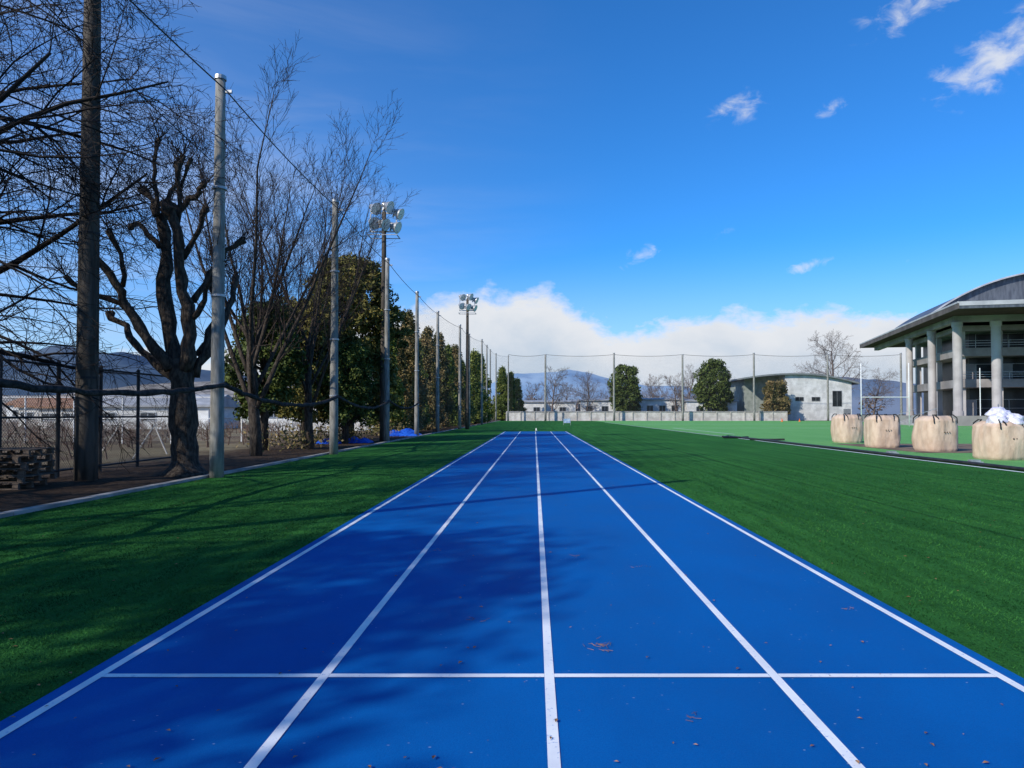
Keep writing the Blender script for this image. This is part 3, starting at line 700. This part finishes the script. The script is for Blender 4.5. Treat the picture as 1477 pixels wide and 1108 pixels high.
for i in range(10):
    a=13+i; c=a+1
    b.face([(a,12.6,vz(a)-1.7),(c,12.6,vz(c)-1.7),(c,12.62,vz(c)-.2),(a,12.62,vz(a)-.2)])
b.obj('skylight',m_teal,e)
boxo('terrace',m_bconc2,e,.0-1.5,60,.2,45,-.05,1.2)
b=B()
for i in range(7): b.box(-4.6+i*.42,-1.51,3,12,-.05 if i==0 else .16*i+.002,.16*(i+1))
b.obj('stairs',mk('stair',(.3,.29,.27),(.42,.41,.39),1,.9),e)
for v in (3.1,11.9):
    b=B(); b.tube([(-4.6,v,.2),(-4.6,v,1.1),(-1.6,v,2.15),(-1.6,v,1.2)],.04,6); b.obj('handrail',m_steel,e)
for (u,v,w_) in ((2.2,7.6,.56),(6.7,7.6,.56),(11.2,7.6,.56),(15.7,7.6,.56),(2.2,17.9,.52),(2.2,29,.5)):
    b=B(); b.tube([(u,v,1.2),(u,v,1.8),(u,v,1.81),(u,v,12.7),(u,v,12.71),(u,v,13.34)],[w_*1.15,w_*1.15,w_,w_,w_*1.15,w_*1.2],20); b.obj('column',m_bconc,e,smooth=False)
boxo('glazed_core',m_dark,e,6.2,50,15.5,36,1.201,14.115)
for z0,z1 in ((5.0,6.1),(9.2,10.3),(12.6,13.3)):
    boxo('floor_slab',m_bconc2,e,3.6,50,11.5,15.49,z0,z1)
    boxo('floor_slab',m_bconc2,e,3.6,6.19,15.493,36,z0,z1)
for u in (3.8,8.3,12.8):
    for z0,z1 in ((1.201,4.999),(6.101,9.199),(10.301,12.599)): boxo('pier',m_bconc,e,u,u+.8,12.0,12.8,z0,z1)
for v in (21,31):
    for z0,z1 in ((1.201,4.999),(6.101,9.199),(10.301,12.599)): boxo('pier',m_bconc,e,3.8,4.5,v,v+.7,z0,z1)
for u,z0 in ((4.61,6.101),(9.11,6.101),(4.61,1.21)): boxo('wall_panel',m_bconc2,e,u,u+1.9,14.0,14.25,z0,z0+2.2)
for z0 in (1.21,6.11,10.31):
    for k in range(5):
        u0=7+k*2.0
        b=B(); b.box(u0,u0+.06,15.38,15.44,z0,z0+2.2); b.box(u0,u0+2.0,15.38,15.44,z0+2.201,z0+2.26); b.box(u0+.061,u0+1.99,15.38,15.44,z0+1.0,z0+1.05); b.obj('window_frame',m_steel,e)
for z0 in (6.1,10.3):
    b=B()
    for q in (.3,.6,.95): b.box(3.7,48,11.6,11.66,z0+q,z0+q+.05)
    for i in range(23): b.box(3.7+2*i,3.76+2*i,11.661,11.70,z0+.001,z0+.98)
    b.obj('railing',m_steel,e)
boxo('entrance_door',m_steel,e,17.6,20.4,15.4,15.49,1.21,3.8)
# ---------------------------------------------------------------- mountains (terrain)
def ridge(name,y,xs0,xs1,hf,depth,mat,label,seed,n=160):
    b=B(); rows=14
    for j in range(rows):
        t=j/(rows-1)
        for i in range(n+1):
            x=xs0+(xs1-xs0)*i/n; h=hf(x)
            rough=noise.fractal(Vector((x/depth*1.6,t*3+seed,seed)),1.0,2.1,6)
            hh=h*(1-(1-t)**1.5)*(1+.22*rough) if t<1 else h*(1+.12*rough)
            b.v.append((x,y+depth*t,max(-1,hh)))
    for j in range(rows-1):
        for i in range(n):
            a=j*(n+1)+i; b.f.append((a,a+1,a+n+2,a+n+1)); b.m.append(0)
    tag(b.obj(name,mat,smooth=True),label,'mountain',kind='structure')
m_mtnL=mk('mtn_left',(.05,.085,.14),(.085,.12,.17),.004,.95,detail=9,spec=0)  # aerial haze is mixed into the mountain base colours
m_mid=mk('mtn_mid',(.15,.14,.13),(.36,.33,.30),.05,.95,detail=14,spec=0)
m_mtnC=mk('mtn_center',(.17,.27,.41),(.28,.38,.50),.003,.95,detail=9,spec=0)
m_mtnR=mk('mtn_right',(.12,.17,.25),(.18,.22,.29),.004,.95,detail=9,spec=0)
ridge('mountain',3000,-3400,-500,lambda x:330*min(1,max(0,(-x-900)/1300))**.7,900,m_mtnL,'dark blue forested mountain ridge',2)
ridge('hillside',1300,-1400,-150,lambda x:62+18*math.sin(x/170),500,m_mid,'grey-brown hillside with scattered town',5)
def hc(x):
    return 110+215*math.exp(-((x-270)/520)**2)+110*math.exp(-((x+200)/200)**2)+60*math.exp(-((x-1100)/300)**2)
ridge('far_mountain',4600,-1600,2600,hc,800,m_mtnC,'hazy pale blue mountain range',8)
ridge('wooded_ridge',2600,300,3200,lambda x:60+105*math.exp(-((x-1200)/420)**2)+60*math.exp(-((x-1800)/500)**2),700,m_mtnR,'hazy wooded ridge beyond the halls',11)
# ---------------------------------------------------------------- world
wd=bpy.data.worlds.new("World"); scene.world=wd; wd.use_nodes=True; nt=wd.node_tree
for n in list(nt.nodes): nt.nodes.remove(n)
out=nt.nodes.new('ShaderNodeOutputWorld')
SE,SA=33.0,229.0
sky=nt.nodes.new('ShaderNodeTexSky'); sky.sky_type='NISHITA'; sky.sun_disc=False
sky.sun_elevation=R(SE); sky.sun_rotation=R(SA); sky.air_density=1.0; sky.dust_density=0.3; sky.ozone_density=3.0; sky.altitude=400
tc=nt.nodes.new('ShaderNodeTexCoord'); nm=nt.nodes.new('ShaderNodeVectorMath'); nm.operation='NORMALIZE'
nt.links.new(tc.outputs['Generated'],nm.inputs[0]); V=nm.outputs[0]
sp=nt.nodes.new('ShaderNodeSeparateXYZ'); nt.links.new(V,sp.inputs[0])
az=M(nt,'ARCTAN2',sp.outputs[0],sp.outputs[1]); el=M(nt,'ARCSINE',sp.outputs[2])
cb=nt.nodes.new('ShaderNodeCombineXYZ'); nt.links.new(az,cb.inputs[0]); nt.links.new(M(nt,'MULTIPLY',el,1.7),cb.inputs[1]); AE=cb.outputs[0]
tint=nt.nodes.new('ShaderNodeMix'); tint.data_type='RGBA'; tint.blend_type='MULTIPLY'; tint.inputs[0].default_value=1
nt.links.new(sky.outputs[0],tint.inputs[6]); tint.inputs[7].default_value=(0.27,0.93,1.58,1)
bg=nt.nodes.new('ShaderNodeBackground'); nt.links.new(tint.outputs[2],bg.inputs[0]); bg.inputs[1].default_value=0.12
ramp=nt.nodes.new('ShaderNodeValToRGB'); mr=nt.nodes.new('ShaderNodeMapRange'); nt.links.new(az,mr.inputs[0]); mr.inputs[1].default_value=-.7; mr.inputs[2].default_value=.7
nt.links.new(mr.outputs[0],ramp.inputs[0])
st=[(-.7,.07),(-.4,.09),(-.22,.14),(-.07,.172),(.02,.176),(.055,.158),(.1,.128),(.16,.126),(.28,.142),(.4,.136),(.5,.13),(.7,.08)]
cr=ramp.color_ramp
while len(cr.elements)<len(st): cr.elements.new(.5)
for i,(a,h) in enumerate(st):
    cr.elements[i].position=(a+.7)/1.4; cr.elements[i].color=(h*4,h*4,h*4,1)
hh=M(nt,'MULTIPLY',ramp.outputs[0],.25)
n1=nz(nt,AE,9,9,.58,.2); n2=nz(nt,AE,26,8,.62,.3)
dens=M(nt,'ADD',M(nt,'MULTIPLY',M(nt,'SUBTRACT',hh,el),32),M(nt,'ADD',M(nt,'MULTIPLY',M(nt,'SUBTRACT',n1,.5),2.4),M(nt,'MULTIPLY',M(nt,'SUBTRACT',n2,.5),1.6)))
bank=smooth(nt,dens,-.35,.8)
tot=None
for (a,e_,sa,se,am) in ((.565,.392,.052,.030,1.15),(.50,.475,.065,.024,1.0),(.284,.397,.036,.019,1.05),(.40,.381,.022,.010,.85),(.149,.216,.028,.014,1.15),(.3626,.192,.05,.011,.8),(.26,.243,.016,.007,.6),(.137,.183,.01,.007,.7),(.47,.185,.03,.007,.6),(.63,.42,.05,.03,1)):
    u_=M(nt,'DIVIDE',M(nt,'SUBTRACT',az,a),sa); v_=M(nt,'DIVIDE',M(nt,'SUBTRACT',M(nt,'SUBTRACT',el,e_),M(nt,'MULTIPLY',M(nt,'SUBTRACT',az,a),.22)),se)
    g_=M(nt,'MULTIPLY',M(nt,'EXPONENT',M(nt,'MULTIPLY',M(nt,'ADD',M(nt,'MULTIPLY',u_,u_),M(nt,'MULTIPLY',v_,v_)),-1)),am)
    tot=g_ if tot is None else M(nt,'ADD',tot,g_)
n3=nz(nt,AE,32,7,.6,.4)
small=smooth(nt,M(nt,'ADD',tot,M(nt,'MULTIPLY',M(nt,'SUBTRACT',n3,.55),3.0)),.25,1.8)
small=M(nt,'MULTIPLY',small,smooth(nt,tot,.03,.5,0,.85))
mp=nt.nodes.new('ShaderNodeMapping'); mp.inputs['Scale'].default_value=(1.2,4.5,1); mp.inputs['Rotation'].default_value=(0,0,.25); nt.links.new(AE,mp.inputs[0])
veiln=smooth(nt,nz(nt,mp.outputs[0],1.7,6,.55,.4),.40,.72)
vm=M(nt,'MULTIPLY',smooth(nt,az,-.75,.15,1,0),smooth(nt,el,.12,.62,.85,.14))
veil=M(nt,'MULTIPLY',M(nt,'ADD',M(nt,'MULTIPLY',veiln,.55),.2),vm)
haze=smooth(nt,el,.0,.24,.55,0)
cloud=M(nt,'MAXIMUM',M(nt,'MAXIMUM',bank,small),M(nt,'MAXIMUM',veil,haze))
shade=smooth(nt,M(nt,'ADD',M(nt,'MULTIPLY',M(nt,'SUBTRACT',hh,el),8),M(nt,'MULTIPLY',M(nt,'SUBTRACT',n1,.5),1.5)),.0,1.15)
cc=mixc(nt,shade,(.88,.91,.96),(.56,.68,.83))
bg2=nt.nodes.new('ShaderNodeBackground'); nt.links.new(cc,bg2.inputs[0]); bg2.inputs[1].default_value=0.9
ms=nt.nodes.new('ShaderNodeMixShader'); nt.links.new(cloud,ms.inputs[0]); nt.links.new(bg.outputs[0],ms.inputs[1]); nt.links.new(bg2.outputs[0],ms.inputs[2])
nt.links.new(ms.outputs[0],out.inputs[0])
# ---------------------------------------------------------------- sun
L=bpy.data.lights.new('sun','SUN'); L.energy=4.6; L.angle=R(.6); L.color=(1,.94,.84)
lo=bpy.data.objects.new('sun',L); link(lo)
s=Vector((math.sin(R(SA))*math.cos(R(SE)),math.cos(R(SA))*math.cos(R(SE)),math.sin(R(SE))))
lo.rotation_euler=(-s).to_track_quat('-Z','Y').to_euler(); lo.location=(-20,-20,30)
# ---------------------------------------------------------------- camera
cd=bpy.data.cameras.new('camera'); cd.sensor_width=36; cd.lens=24.96; cd.clip_end=12000; cd.clip_start=.05
cd.shift_x=-0.022; cd.shift_y=0.0136
co=bpy.data.objects.new('camera',cd); link(co); co.location=(0,0,1.425); co.rotation_euler=(R(91.3),0,0)
scene.camera=co
scene.view_settings.view_transform='Standard'; scene.view_settings.look='None'; scene.view_settings.exposure=0
